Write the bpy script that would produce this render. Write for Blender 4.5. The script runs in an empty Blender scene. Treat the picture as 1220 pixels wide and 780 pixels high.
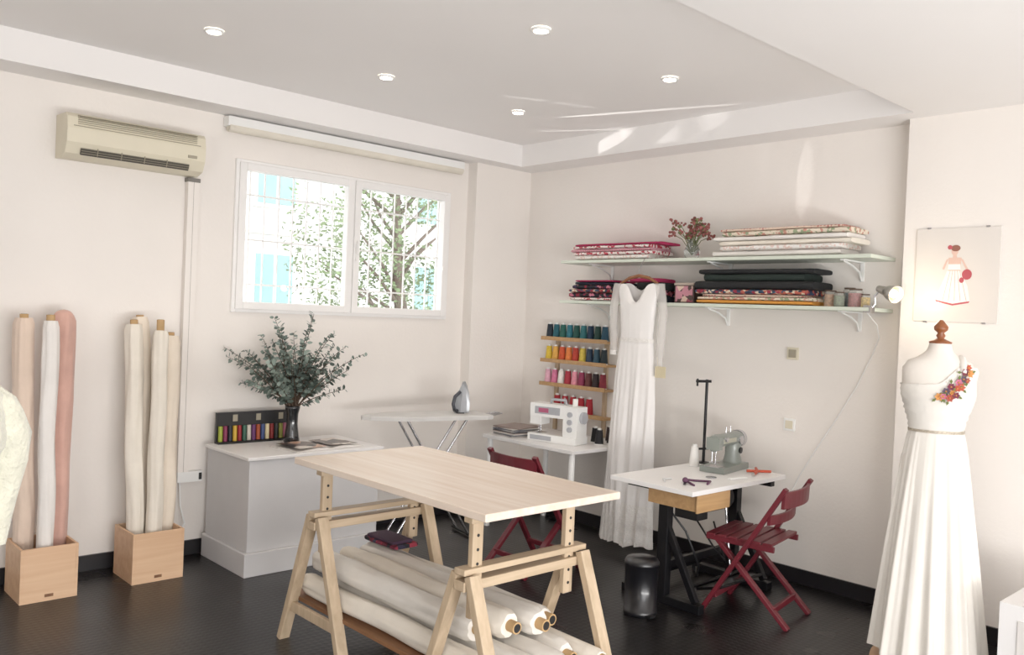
import bpy, math, random
from mathutils import Vector, Matrix, Quaternion, noise
random.seed(7)
PI=math.pi
# ------------------------------------------------------------------ helpers
def C(h):
    h=h.lstrip('#'); o=[]
    for i in (0,2,4):
        v=int(h[i:i+2],16)/255
        o.append(v/12.92 if v<=.04045 else ((v+.055)/1.055)**2.4)
    return tuple(o)
MATS={}
def M(name,col,rough=.6,metal=0,var=.06,scale=6,bump=0,bscale=80,alpha=1,emis=0,coat=0,trans=0,sheen=0):
    if name in MATS: return MATS[name]
    if isinstance(col,str): col=C(col)
    m=bpy.data.materials.new(name); m.use_nodes=True
    nt=m.node_tree; b=nt.nodes['Principled BSDF']
    tc=nt.nodes.new('ShaderNodeTexCoord')
    n=nt.nodes.new('ShaderNodeTexNoise'); n.inputs['Scale'].default_value=scale; n.inputs['Detail'].default_value=4
    nt.links.new(tc.outputs['Object'],n.inputs['Vector'])
    r=nt.nodes.new('ShaderNodeValToRGB')
    r.color_ramp.elements[0].position=.3; r.color_ramp.elements[1].position=.7
    r.color_ramp.elements[0].color=(*[max(0,c*(1-var)) for c in col],1)
    r.color_ramp.elements[1].color=(*[min(1,c*(1+var)) for c in col],1)
    nt.links.new(n.outputs['Fac'],r.inputs['Fac'])
    nt.links.new(r.outputs['Color'],b.inputs['Base Color'])
    b.inputs['Roughness'].default_value=rough; b.inputs['Metallic'].default_value=metal
    b.inputs['Alpha'].default_value=alpha
    b.inputs['Coat Weight'].default_value=coat
    b.inputs['Transmission Weight'].default_value=trans
    b.inputs['Sheen Weight'].default_value=sheen
    if emis:
        b.inputs['Emission Color'].default_value=(*col,1); b.inputs['Emission Strength'].default_value=emis
    if bump:
        n2=nt.nodes.new('ShaderNodeTexNoise'); n2.inputs['Scale'].default_value=bscale; n2.inputs['Detail'].default_value=3
        nt.links.new(tc.outputs['Object'],n2.inputs['Vector'])
        bp=nt.nodes.new('ShaderNodeBump'); bp.inputs['Strength'].default_value=bump; bp.inputs['Distance'].default_value=.01
        nt.links.new(n2.outputs['Fac'],bp.inputs['Height']); nt.links.new(bp.outputs['Normal'],b.inputs['Normal'])
    MATS[name]=m; return m
def MP(name,cols,scale=40,kind='voronoi',rough=.85):
    if name in MATS: return MATS[name]
    m=bpy.data.materials.new(name); m.use_nodes=True
    nt=m.node_tree; b=nt.nodes['Principled BSDF']; b.inputs['Roughness'].default_value=rough
    tc=nt.nodes.new('ShaderNodeTexCoord'); r=nt.nodes.new('ShaderNodeValToRGB'); r.color_ramp.interpolation='CONSTANT'
    cols=[C(c) for c in cols]
    while len(r.color_ramp.elements)<len(cols): r.color_ramp.elements.new(.5)
    for i,c in enumerate(cols):
        r.color_ramp.elements[i].position=i/len(cols); r.color_ramp.elements[i].color=(*c,1)
    if kind=='voronoi':
        v=nt.nodes.new('ShaderNodeTexVoronoi'); v.inputs['Scale'].default_value=scale
        nt.links.new(tc.outputs['Object'],v.inputs['Vector'])
        s=nt.nodes.new('ShaderNodeSeparateColor'); nt.links.new(v.outputs['Color'],s.inputs['Color'])
        nt.links.new(s.outputs[0],r.inputs['Fac'])
    elif kind=='dots':
        v=nt.nodes.new('ShaderNodeTexVoronoi'); v.inputs['Scale'].default_value=scale; v.inputs['Randomness'].default_value=.3
        nt.links.new(tc.outputs['Object'],v.inputs['Vector']); nt.links.new(v.outputs['Distance'],r.inputs['Fac'])
        r.color_ramp.elements[1].position=.38
    elif kind=='stripe':
        w=nt.nodes.new('ShaderNodeTexWave'); w.inputs['Scale'].default_value=scale; w.bands_direction='DIAGONAL'
        nt.links.new(tc.outputs['Object'],w.inputs['Vector']); nt.links.new(w.outputs['Fac'],r.inputs['Fac'])
    nt.links.new(r.outputs['Color'],b.inputs['Base Color'])
    MATS[name]=m; return m
def MW(name,c1,c2,rough=.45,axis='Y',scale=3.0):
    if name in MATS: return MATS[name]
    m=bpy.data.materials.new(name); m.use_nodes=True
    nt=m.node_tree; b=nt.nodes['Principled BSDF']; b.inputs['Roughness'].default_value=rough
    tc=nt.nodes.new('ShaderNodeTexCoord'); mp=nt.nodes.new('ShaderNodeMapping')
    s=[12,12,12]; s['XYZ'.index(axis)]=.7; mp.inputs['Scale'].default_value=s
    n=nt.nodes.new('ShaderNodeTexNoise'); n.inputs['Scale'].default_value=scale; n.inputs['Detail'].default_value=6; n.inputs['Distortion'].default_value=.4
    r=nt.nodes.new('ShaderNodeValToRGB'); r.color_ramp.elements[0].position=.3; r.color_ramp.elements[1].position=.7
    r.color_ramp.elements[0].color=(*C(c1),1); r.color_ramp.elements[1].color=(*C(c2),1)
    nt.links.new(tc.outputs['Object'],mp.inputs['Vector']); nt.links.new(mp.outputs['Vector'],n.inputs['Vector'])
    nt.links.new(n.outputs['Fac'],r.inputs['Fac']); nt.links.new(r.outputs['Color'],b.inputs['Base Color'])
    MATS[name]=m; return m

class MB:
    def __init__(s): s.v=[]; s.f=[]; s.fm=[]; s.fs=[]; s.mats=[]; s.T=Matrix.Identity(4)
    def mi(s,m):
        if m not in s.mats: s.mats.append(m)
        return s.mats.index(m)
    def add(s,vs,fs,m,smooth=False):
        o=len(s.v); s.v+= [s.T@Vector(p) for p in vs]; k=s.mi(m)
        for f in fs: s.f.append([i+o for i in f]); s.fm.append(k); s.fs.append(smooth)
    def box(s,a,b,m):
        x0,y0,z0=[min(a[i],b[i]) for i in range(3)]; x1,y1,z1=[max(a[i],b[i]) for i in range(3)]
        s.add([(x0,y0,z0),(x1,y0,z0),(x1,y1,z0),(x0,y1,z0),(x0,y0,z1),(x1,y0,z1),(x1,y1,z1),(x0,y1,z1)],
              [(0,3,2,1),(4,5,6,7),(0,1,5,4),(1,2,6,5),(2,3,7,6),(3,0,4,7)],m)
    def beam(s,p0,p1,w,h,m,up=(0,0,1)):
        p0=Vector(p0);p1=Vector(p1); d=(p1-p0).normalized(); up=Vector(up)
        if abs(d.dot(up))>.98: up=Vector((0,1,0))
        a=d.cross(up).normalized()*w/2; b=a.cross(d).normalized()*h/2
        vs=[p+q for p in (p0,p1) for q in (-a-b,a-b,a+b,-a+b)]
        s.add(vs,[(0,1,2,3),(7,6,5,4),(0,4,5,1),(1,5,6,2),(2,6,7,3),(3,7,4,0)],m)
    def loft(s,rings,m,cap0=True,cap1=True,smooth=True,closed=True):
        n=len(rings[0]); vs=[p for r in rings for p in r]; fs=[]
        for i in range(len(rings)-1):
            for j in range(n if closed else n-1):
                k=(j+1)%n; fs.append((i*n+j,i*n+k,(i+1)*n+k,(i+1)*n+j))
        s.add(vs,fs,m,smooth)
        if cap0: s.add(list(rings[0]),[tuple(range(n-1,-1,-1))],m)
        if cap1: s.add(list(rings[-1]),[tuple(range(n))],m)
    def cyl(s,p0,p1,r0,m,r1=None,n=16,caps=True,smooth=True):
        r1=r0 if r1 is None else r1
        p0=Vector(p0);p1=Vector(p1); d=(p1-p0).normalized(); up=Vector((0,0,1)) if abs(d.z)<.95 else Vector((1,0,0))
        a=d.cross(up).normalized(); b=a.cross(d)*-1
        R=lambda p,r:[p+(a*math.cos(2*PI*i/n)+b*math.sin(2*PI*i/n))*r for i in range(n)]
        s.loft([R(p0,r0),R(p1,r1)],m,caps,caps,smooth)
    def tube(s,pts,r,m,n=8):
        pts=[Vector(p) for p in pts]; rings=[]; pa=None
        rs=r if isinstance(r,(list,tuple)) else [r]*len(pts)
        for i,p in enumerate(pts):
            d=(pts[min(i+1,len(pts)-1)]-pts[max(i-1,0)]).normalized()
            if pa is None:
                up=Vector((0,0,1)) if abs(d.z)<.9 else Vector((1,0,0)); a=d.cross(up).normalized()
            else: a=(pa-d*pa.dot(d)).normalized()
            b=d.cross(a); pa=a
            rings.append([p+(a*math.cos(2*PI*k/n)+b*math.sin(2*PI*k/n))*rs[i] for k in range(n)])
        s.loft(rings,m)
    def rev(s,prof,c,m,n=24,cap0=True,cap1=True,sx=1,sy=1):
        s.loft([[(c[0]+r*sx*math.cos(2*PI*i/n),c[1]+r*sy*math.sin(2*PI*i/n),c[2]+z) for i in range(n)] for r,z in prof],m,cap0,cap1)
    def ball(s,c,r,m,n=12,sz=1):
        k=8; s.rev([(r*math.sin(PI*i/k)+1e-4,-r*sz*math.cos(PI*i/k)) for i in range(k+1)],c,m,n)
    def slab(s,a,b,m,seed=0,wob=.008):
        rr=random.Random(seed); x0,y0,z0=a;x1,y1,z1=b; cx=(x0+x1)/2;cz=(z0+z1)/2;hx=(x1-x0)/2;hz=(z1-z0)/2
        rings=[]; N=22
        for j in range(N+1):
            y=y0+(y1-y0)*j/N; e=.93 if j in(0,N) else 1; o=wob*2*noise.noise(Vector((seed*3.1,y*6,0))); ring=[]
            h=hz*(1+.18*noise.noise(Vector((seed*1.7,y*7,5))))
            for i in range(24):
                t=2*PI*i/24; c_,s_=math.cos(t),math.sin(t)
                ring.append((cx+o+hx*e*math.copysign(abs(c_)**.35,c_), y, cz+h*e*math.copysign(abs(s_)**.6,s_)))
            rings.append(ring)
        s.loft(rings,m)
    def done(s,name,bevel=0,loc=None,rotz=0,scale=1):
        if loc is None:
            xs=[p.x for p in s.v];ys=[p.y for p in s.v];zs=[p.z for p in s.v]
            loc=Vector(((min(xs)+max(xs))/2,(min(ys)+max(ys))/2,min(zs))); vs=[p-loc for p in s.v]
        else: vs=s.v
        me=bpy.data.meshes.new(name); me.from_pydata([tuple(p) for p in vs],[],s.f)
        for m in s.mats: me.materials.append(m)
        me.polygons.foreach_set('material_index',s.fm); me.polygons.foreach_set('use_smooth',s.fs); me.update()
        o=bpy.data.objects.new(name,me); bpy.context.scene.collection.objects.link(o)
        o.location=loc; o.rotation_euler=(0,0,rotz); o.scale=(scale,)*3
        if bevel:
            q=o.modifiers.new('b','BEVEL'); q.width=bevel; q.segments=2; q.limit_method='ANGLE'; q.angle_limit=math.radians(50)
        return o
# ------------------------------------------------------------------ materials
wallM=M('wall_plaster','#ece6e0',.85,var=.02,scale=2,bump=.12,bscale=50)
ceilM=M('ceiling_paint','#eeebe9',.7,var=.01,scale=1.5)
white=M('white_laminate','#e9e7e6',.4,var=.015)
whitepl=M('white_plastic','#eeeeec',.35,var=.01)
pvc=M('pvc_window','#f1efed',.35,var=.01)
cream=M('cream_plastic','#dad2bc',.45,var=.03)
creamd=M('cream_dark','#9f9784',.5)
black=M('black_metal','#17171a',.4,metal=.4)
blackp=M('black_plastic','#18181a',.45)
chrome=M('chrome','#c8c8cc',.2,metal=1)
bb=M('baseboard_black','#1b191c',.4)
birch=MW('birch_top','#dac6b4','#e6d8ca',.25,'Y',2)
pine=MW('pine_wood','#b09a7e','#c8b296',.5,'Z',3)
pineX=MW('pine_wood_x','#b09a7e','#c8b296',.5,'X',3)
ply=MW('plywood','#cfa480','#dfbb98',.5,'X',2)
darkw=MW('brown_board','#6f4a30','#8c6242',.55,'Y',3)
drawerW=MW('drawer_wood','#a98358','#bd976a',.5,'X',3)
red=M('red_lacquer','#5e1420',.45,var=.12,coat=.12)
card=M('cardboard_tube','#b59468',.8,var=.1)
fm=bpy.data.materials.new('studded_rubber_floor'); fm.use_nodes=True; nt=fm.node_tree; b=nt.nodes['Principled BSDF']
b.inputs['Base Color'].default_value=(*C('#141213'),1)
tc=nt.nodes.new('ShaderNodeTexCoord'); vo=nt.nodes.new('ShaderNodeTexVoronoi'); vo.inputs['Scale'].default_value=30; vo.inputs['Randomness'].default_value=0
mr=nt.nodes.new('ShaderNodeMapRange'); mr.inputs['From Min'].default_value=.26; mr.inputs['From Max'].default_value=.40; mr.inputs['To Min'].default_value=1; mr.inputs['To Max'].default_value=0
bp=nt.nodes.new('ShaderNodeBump'); bp.inputs['Strength'].default_value=.3; bp.inputs['Distance'].default_value=.0015
nt.links.new(tc.outputs['Object'],vo.inputs['Vector']); nt.links.new(vo.outputs['Distance'],mr.inputs['Value']); nt.links.new(mr.outputs['Result'],bp.inputs['Height']); nt.links.new(bp.outputs['Normal'],b.inputs['Normal'])
nz=nt.nodes.new('ShaderNodeTexNoise'); nz.inputs['Scale'].default_value=2.5; mx=nt.nodes.new('ShaderNodeMapRange'); mx.inputs['To Min'].default_value=.2; mx.inputs['To Max'].default_value=.42
nt.links.new(tc.outputs['Object'],nz.inputs['Vector']); nt.links.new(nz.outputs['Fac'],mx.inputs['Value']); nt.links.new(mx.outputs['Result'],b.inputs['Roughness'])
b.inputs['Specular IOR Level'].default_value=.42
# ------------------------------------------------------------------ room shell
X0,Y0=-6.6,-7.2; CH=2.78; SF=2.62; WT=.14; YD=-3.14
m=MB(); m.box((X0-.3,Y0-.3,-.1),(.3,WT,0),fm); fl=m.done('floor',loc=(0,0,0))
m=MB(); m.box((X0-.3,Y0-.3,CH),(.3,WT,CH+.1),ceilM); m.done('ceiling',loc=(0,0,0))
WX0,WX1,WZ0,WZ1=-2.40,-.735,1.445,2.375
m=MB()
m.box((X0,0,0),(WX0,WT,CH),wallM); m.box((WX1,0,0),(.3,WT,CH),wallM); m.box((WX0,0,0),(WX1,WT,WZ0),wallM); m.box((WX0,0,WZ1),(WX1,WT,CH),wallM)
m.done('wall_left',loc=(0,0,0))
m=MB(); m.box((0,Y0,0),(.3,0,CH),wallM); m.done('wall_right',loc=(0,0,0))
m=MB(); m.box((-.12,Y0,0),(0,-3.07,SF),wallM); m.done('wall_pier',loc=(0,0,0))
m=MB(); m.box((-.56,-.1,0),(0,0,SF),wallM); m.done('wall_column',loc=(0,0,0))
m=MB(); m.box((X0-.3,Y0,0),(X0,WT,CH),wallM); m.done('wall_far',loc=(0,0,0))
m=MB(); m.box((X0,Y0-.3,0),(.3,Y0,CH),wallM); m.done('wall_back',loc=(0,0,0))
m=MB(); m.box((X0,-.25,SF),(0,0,CH),ceilM); m.done('trim_1',loc=(0,0,0))
m=MB(); m.box((-.25,YD,SF),(0,-.25,CH),ceilM); m.done('trim_2',loc=(0,0,0))
m=MB(); m.box((X0,Y0,SF),(0,YD,CH),ceilM); m.done('ceiling_dropped',loc=(0,0,0))
m=MB(); m.box((X0,-.015,0),(-.56,0,.085),bb); m.box((-.575,-.115,0),(-.56,0,.085),bb); m.box((-.575,-.115,0),(-.015,-.1,.085),bb); m.done('baseboard_left',loc=(0,0,0))
m=MB(); m.box((-.015,-3.06,0),(0,-.1,.085),bb); m.box((-.135,Y0,0),(-.12,-3.06,.085),bb); m.done('baseboard_right',loc=(0,0,0))
# window
glass=bpy.data.materials.new('window_glass'); glass.use_nodes=True; nt=glass.node_tree; nt.nodes.clear()
o_=nt.nodes.new('ShaderNodeOutputMaterial'); t_=nt.nodes.new('ShaderNodeBsdfTransparent'); g_=nt.nodes.new('ShaderNodeBsdfGlossy'); g_.inputs['Roughness'].default_value=.02
x_=nt.nodes.new('ShaderNodeMixShader'); x_.inputs[0].default_value=.05; nt.links.new(t_.outputs[0],x_.inputs[1]); nt.links.new(g_.outputs[0],x_.inputs[2]); nt.links.new(x_.outputs[0],o_.inputs[0])
m=MB()
def frame(x0,x1,z0,z1,y0,y1,w,mt):
    m.box((x0,y0,z0),(x0+w,y1,z1),mt); m.box((x1-w,y0,z0),(x1,y1,z1),mt); m.box((x0+w,y0,z0),(x1-w,y1,z0+w),mt); m.box((x0+w,y0,z1-w),(x1-w,y1,z1),mt)
frame(WX0,WX1,WZ0,WZ1,-.02,.04,.026,pvc)
mid=-1.565
m.box((mid-.012,-.02,WZ0+.026),(mid+.012,.04,WZ1-.026),pvc)
for a,bx in ((WX0+.02,mid-.006),(mid+.006,WX1-.02)):
    frame(a,bx,WZ0+.02,WZ1-.02,-.035,.02,.046,pvc)
    m.box((a+.04,-.004,WZ0+.06),(bx-.04,0.002,WZ1-.06),glass)
m.box((mid+.015,-.05,1.82),(mid+.03,-.035,1.93),pvc); m.box((mid+.018,-.065,1.86),(mid+.027,-.05,1.95),pvc)
m.done('window_1',bevel=.004)
m=MB()
gx=WX0+.05
while gx<WX1:
    m.cyl((gx,.1,WZ0),(gx,.1,WZ1),.006,pvc,n=8); gx+=.1
for z in (1.62,1.9,2.18): m.beam((WX0,.1,z),(WX1,.1,z),.016,.01,pvc)
m.done('window_security_grille')
m=MB(); m.box((-2.485,-.075,2.55),(-.66,-.002,2.61),whitepl)
blindM=M('blind_cream','#ddd6c8',.7); m.cyl((-2.475,-.05,2.545),(-.67,-.05,2.545),.028,blindM); m.done('roller_blind',bevel=.005)
# outside
fac=M('facade_paint','#d6d6d2',.9,var=.06); teal=M('teal_window','#86a8a8',.3); shut=M('facade_band','#b5b2ac',.9)
m=MB(); m.box((-14,7,-1),(14,7.4,12),fac)
for k in range(-3,4):
    for z in (1.35,2.95,4.6):
        x=1.5+k*2.9; m.box((x-.36,6.93,z),(x+.36,7,z+.95),pvc); m.box((x-.3,6.9,z+.06),(x-.02,6.93,z+.9),teal); m.box((x+.02,6.9,z+.06),(x+.3,6.93,z+.9),teal)
for z in (2.55,4.2): m.box((-14,6.97,z),(14,7,z+.1),shut)
m.done('building_facade',loc=(0,0,0))
m=MB(); m.box((-14,WT,-1.1),(14,7.4,-1),M('asphalt','#a8a5a2',.9)); m.done('street_ground',loc=(0,0,0))
leafO=M('tree_leaf','#6b7a56',.7,var=.35,scale=3); bark=M('tree_bark','#6c6056',.9)
m=MB(); m.tube([(2.3,4.3,-1),(2.2,4.3,.6),(1.9,4.3,1.8),(1.8,4.3,3.4)],[.12,.1,.08,.04],bark)
rr=random.Random(3)
for k in range(16):
    a=rr.uniform(0,2*PI); m.tube([(1.9,4.3,1.2+k*.13),(1.8+.5*math.cos(a),4.3+.4*math.sin(a),1.5+k*.14),(1.75+1.1*math.cos(a),4.3+.7*math.sin(a),1.8+k*.15)],[.03,.02,.008],bark,6)
for k in range(9500):
    a=rr.uniform(0,2*PI); q=rr.random()**.55
    p=Vector((1.8+1.3*q*math.cos(a),4.3+.7*rr.uniform(-1,1),2.3+1.5*q*math.sin(a)))
    if noise.noise(p*1.8)<-.14: continue
    u=Vector((rr.uniform(-1,1),rr.uniform(-1,1),rr.uniform(-1,1))).normalized(); v=u.orthogonal().normalized(); L=.038
    m.add([p-u*L,p+v*L*.5,p+u*L,p-v*L*.5],[(0,1,2,3)],leafO)
m.done('street_tree')
bulb=M('spot_bulb_glow','#fff3df',.5,emis=18)
for i,(x,y) in enumerate([(-3,-1.01),(-2.02,-1.01),(-1.02,-1.01),(-2.03,-2.22),(-1.05,-2.2),(-3,-2.22)]):
    m=MB(); m.rev([(.044,-.001),(.046,-.008),(.034,-.012),(.032,-.006)],(x,y,CH),whitepl,cap0=False,cap1=False); m.rev([(.032,0),(.032,-.012),(.001,-.018)],(x,y,CH-.001),bulb)
    m.done('recessed_ceiling_spotlight')
    l=bpy.data.lights.new('spot_light','SPOT'); l.energy=12; l.color=(1,.88,.74); l.spot_size=2.2; l.spot_blend=1; l.shadow_soft_size=.03
    o=bpy.data.objects.new('ceiling_spot_lamp',l); o.location=(x,y,CH-.03); bpy.context.scene.collection.objects.link(o)
# ------------------------------------------------------------------ AC + trunking
m=MB(); AX=-3.395
sec=[(0,2.22),(-.10,2.215),(-.165,2.235),(-.195,2.29),(-.2,2.36),(-.19,2.42),(-.17,2.44),(0,2.445)]
m.loft([[(x,y-.001,z) for y,z in sec] for x in (AX,-2.67)],cream,smooth=False)
m.box((AX+.03,-.203,2.372),(-2.70,-.19,2.376),creamd)
for k in range(5): m.box((AX+.05,-.2-.003,2.385+k*.01),(-2.72,-.185,2.388+k*.01),creamd)
m.beam((AX+.07,-.185,2.247),(-2.76,-.185,2.247),.012,.035,M('vent_grey','#4a463e',.6),up=(0,-.5,1))
for k in range(3): m.beam((AX+.07,-.192,2.238+k*.012),(-2.76,-.192,2.238+k*.012),.008,.002,creamd)
for k in range(4): m.beam((AX+.15+k*.12,-.19,2.232),(AX+.15+k*.12,-.2,2.27),.003,.01,creamd)
m.box((-2.77,-.206,2.30),(-2.72,-.196,2.315),creamd)
m.done('wall_air_conditioner',bevel=.006)
m=MB(); m.box((-2.70,-.045,.50),(-2.635,-.001,2.19),wallM); m.box((-2.705,-.05,2.19),(-2.63,-.001,2.213),M('grey_joint','#7a7670')); m.box((-2.668,-.047,.5),(-2.665,-.045,2.19),M('trunk_seam','#b9b4ac')); m.done('pipe_trunking',bevel=.004)
m=MB(); m.box((-2.70,-.05,.44),(-2.555,-.001,.5),whitepl); m.box((-2.575,-.053,.45),(-2.558,-.05,.49),blackp)
m.tube([(-2.68,-.03,.44),(-2.675,-.04,.3),(-2.65,-.05,.2),(-2.69,-.04,.13),(-2.72,-.03,.1)],.005,whitepl); m.done('power_outlet_box')
# ------------------------------------------------------------------ roll bins
def fabroll(m,p0,p1,r,mat,seed,n=40,core=.02,ext=.03,coreM=None,lump=.2,sway=.008):
    p0=Vector(p0);p1=Vector(p1); d=(p1-p0).normalized(); a=d.orthogonal().normalized(); b=d.cross(a); rings=[]
    K=44; L=(p1-p0).length
    for i in range(K+1):
        p=p0.lerp(p1,i/K)+(a*noise.noise(Vector((seed,i/K*2.2*L,1)))+b*noise.noise(Vector((seed,i/K*2.2*L,8))))*sway*2*math.sin(PI*i/K); e=1 if 0<i<K else .82; ring=[]
        for k in range(n):
            t=2*PI*k/n
            q=noise.noise(Vector((math.cos(t)*1.3+seed,math.sin(t)*1.3,i/K*L*2.6)))+.55*noise.noise(Vector((math.cos(t)*3+seed+i/K*1.5,math.sin(t)*3,i/K*L*4+9)))
            ring.append(p+(a*math.cos(t)+b*math.sin(t))*r*e*(1+lump*q))
        rings.append(ring)
    m.loft(rings,mat)
    if ext>0:
        m.cyl(p1-d*.02,p1+d*ext,core,coreM or card); m.cyl(p1+d*ext,p1+d*(ext+.001),core*.75,blackp)  # dark disc on the tube end stands in for its shaded hollow
    else: m.ball(p1-d*.01,r*.86,mat,16,.8)
def bin_(name,x0,x1,y0,y1,h,rolls):
    m=MB(); t=.012
    m.box((x0,y0,0.0),(x1,y1,t),ply); m.box((x0,y0,t),(x0+t,y1,h),ply); m.box((x1-t,y0,t),(x1,y1,h),ply); m.box((x0+t,y0,t),(x1-t,y0+t,h),ply); m.box((x0+t,y1-t,t),(x1-t,y1,h),ply)
    m.box(((x0+x1)/2-.02,y0-.002,.02),((x0+x1)/2+.02,y0,.035),darkw)
    m.done(name,bevel=.002)
    for i,(xb,yb,xt,yt,zt,r,mt,ext) in enumerate(rolls):
        m=MB(); fabroll(m,(xb,yb,.02),(xt,yt,zt),r,mt,i*3.3+x0,ext=ext); m.done('fabric_roll')
peach=M('cloth_peach','#dcc6b4',.9,var=.06,bump=.4,bscale=25,sheen=.3); pinkc=M('cloth_dusty_pink','#cda294',.9,var=.12,bump=.5,bscale=25,sheen=.3)
ivory=M('cloth_ivory','#e4dccf',.9,var=.05,bump=.4,bscale=22); whitec=M('cloth_white','#e6e1dc',.85,var=.04,bump=.4,bscale=20); champagne=M('cloth_champagne','#e2d5c4',.8,var=.06,bump=.4,bscale=22)
bin_('fabric_roll_bin',-3.59,-3.33,-.40,-.12,.265,[(-3.53,-.2,-3.56,-.19,1.38,.048,peach,.02),(-3.46,-.32,-3.455,-.25,1.37,.038,whitec,.03),(-3.39,-.22,-3.37,-.16,1.40,.055,pinkc,.0)])
bin_('fabric_roll_bin',-3.065,-2.795,-.40,-.12,.265,[(-3.01,-.28,-3.02,-.17,1.36,.044,ivory,.025),(-2.93,-.18,-2.965,-.1,1.4,.047,champagne,.01),(-2.935,-.33,-2.90,-.23,1.33,.04,ivory,.06),(-2.85,-.25,-2.815,-.16,1.30,.054,champagne,.02)])
# ------------------------------------------------------------------ white cabinet etc.
cabM=M('cabinet_grey_white','#cccbcc',.5,var=.02)
m=MB(); m.box((-2.55,-.62,.0),(-1.66,-.06,.13),cabM); m.box((-2.53,-.60,.13),(-1.68,-.06,.64),cabM); m.box((-2.55,-.62,.64),(-1.66,-.06,.66),white)
m.done('storage_cabinet',bevel=.004)
vaseM=M('dark_glass_vase','#1c1e22',.12,coat=.6)
m=MB(); VX,VY=-2.10,-.27
m.rev([(.035,.0),(.05,.012),(.043,.05),(.034,.12),(.036,.18),(.045,.215),(.046,.23),(.04,.23),(.03,.18),(.03,.02)],(VX,VY,.661),vaseM,cap1=True)
m.done('dark_vase')
euc=[M('eucalyptus_leaf_a','#6c7b73',.6,var=.2),M('eucalyptus_leaf_b','#8a998f',.6,var=.2),M('eucalyptus_leaf_c','#54635b',.6,var=.2)]; stem=M('eucalyptus_stem','#5b4a3c',.8)
m=MB(); rr=random.Random(11)
for k in range(48):
    ang=-1.22+2.44*((k+.5)/48)+rr.uniform(-.12,.12); L=rr.uniform(.36,.62)
    if k%4==0: L*=.7
    dx=math.sin(ang)*L*.86-.02; dz=math.cos(ang)*L*.98+.05*abs(ang); dy=rr.uniform(-.3,.16)
    dl=Vector((dx*.80,-dx*.2+dy,dz)); p0=Vector((VX+rr.uniform(-.012,.012),VY+rr.uniform(-.012,.012),.86))
    pts=[]
    for i in range(9):
        t=i/8; p=p0+Vector((dl.x*t**1.1,dl.y*t,dl.z*(1.25*t-.25*t*t)-.03*abs(dl.x)*t*t*3)); p.y=min(p.y,-.05); p.x+=.012*math.sin(5*t+k); pts.append(p)
    m.tube(pts,[.004*(1-.7*i/8) for i in range(9)],stem,5)
    for i in range(34):
        t=.25+.75*i/33; f=t*8; j=min(int(f),7); p=pts[j].lerp(pts[j+1],f-j); d=(pts[j+1]-pts[j]).normalized()
        side=d.orthogonal().normalized(); side.rotate(Quaternion(d,rr.uniform(0,6.28)))
        if p.y>-.07 and side.y>0: side.y*=-1
        s=rr.uniform(.013,.024)*(1.15-.4*t); u=(side+d*.4).normalized(); v=u.cross(d).normalized(); v.rotate(Quaternion(u,rr.uniform(-.8,.8)))
        cpt=p+u*s*1.15
        m.add([cpt-u*s,cpt-u*s*.4+v*s*.7,cpt+u*s*.4+v*s*.65,cpt+u*s,cpt+u*s*.4-v*s*.65,cpt-u*s*.4-v*s*.7],[(0,1,2,3,4,5)],rr.choice(euc))
m.done('eucalyptus_branches')
m=MB(); m.box((-2.50,-.10,.661),(-1.99,-.08,.845),blackp); m.box((-2.50,-.135,.661),(-1.99,-.10,.672),blackp)
cols=['#98a43c','#7d2b4d','#20242c','#c9a23a','#8e1f2a','#2e5546','#c8c0b4','#5e2f60','#a04a2a','#3a4a78','#d8c8a0','#7a1f1f','#2a2a2a','#8a8a40','#b46a80','#406060']
for i in range(16):
    mt=M('thread_%d'%i,cols[i],.6); x=-2.48+i*.03; m.cyl((x,-.114,.674),(x,-.11,.765),.013,mt,n=10)
for i in range(3): m.box((-2.40+i*.15,-.102,.79),(-2.37+i*.15,-.10,.83),creamd)
m.done('thread_sample_display')
pageM=M('glossy_page','#dedad6',.35); photoM=MP('printed_photo',['#2a2524','#5a4a44','#c9a18a','#3a3434','#d9d0c8'],14,rough=.3)
m=MB()
for sgn in (-1,1):
    rings=[]
    for i in range(9):
        t=i/8; x=sgn*.24*t; z=.012*math.sin(PI*min(1,t*1.2))*(1-t*.4)+.004
        rings.append([(x,-.14,z),(x,.14,z),(x,.14,0),(x,-.14,0)])
    if sgn<0: rings=rings[::-1]
    m.loft(rings,pageM,smooth=False)
    m.box((sgn*.02,-.12,.0185),(sgn*.21,.12,.0192),photoM)
m.done('open_magazine',loc=(-2.02,-.44,.661),rotz=math.radians(6))
# ------------------------------------------------------------------ ironing board + iron
m=MB(); A=Vector((-1.66,-.36,.82)); B=Vector((-.80,-.56,.82)); d=(B-A).normalized(); nrm=Vector((-d.y,d.x,0))
cov=M('ironing_cover','#cbc9c6',.8,bump=.2)
L=(B-A).length; prof=[]
for i in range(21):
    t=i/20; w=.145*min(1,(t/.35)**.6 if t>0 else 0)+.01
    if t>.96: w-= .02
    prof.append((t,w))
outl=[A+d*L*t+nrm*w for t,w in prof]+[A+d*L*t-nrm*w for t,w in prof[::-1]]
m.loft([[p+Vector((0,0,-.028)) for p in outl],[p+Vector((0,0,-.004)) for p in outl],[A.lerp(B,.5)+(p-A.lerp(B,.5))*.985 for p in outl]],cov,smooth=False)
for s_ in (-1,1):
    o=nrm*.09*s_
    m.tube([A+d*.28+o+Vector((0,0,-.03)),A+d*.75+o+Vector((0,0,-.8))],.009,chrome)
    m.tube([A+d*.72+o*.8+Vector((0,0,-.03)),A+d*.22+o*.8+Vector((0,0,-.8))],.009,chrome)
m.tube([A+d*.75+nrm*.14+Vector((0,0,-.805)),A+d*.75-nrm*.14+Vector((0,0,-.805))],.01,blackp)
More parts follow.
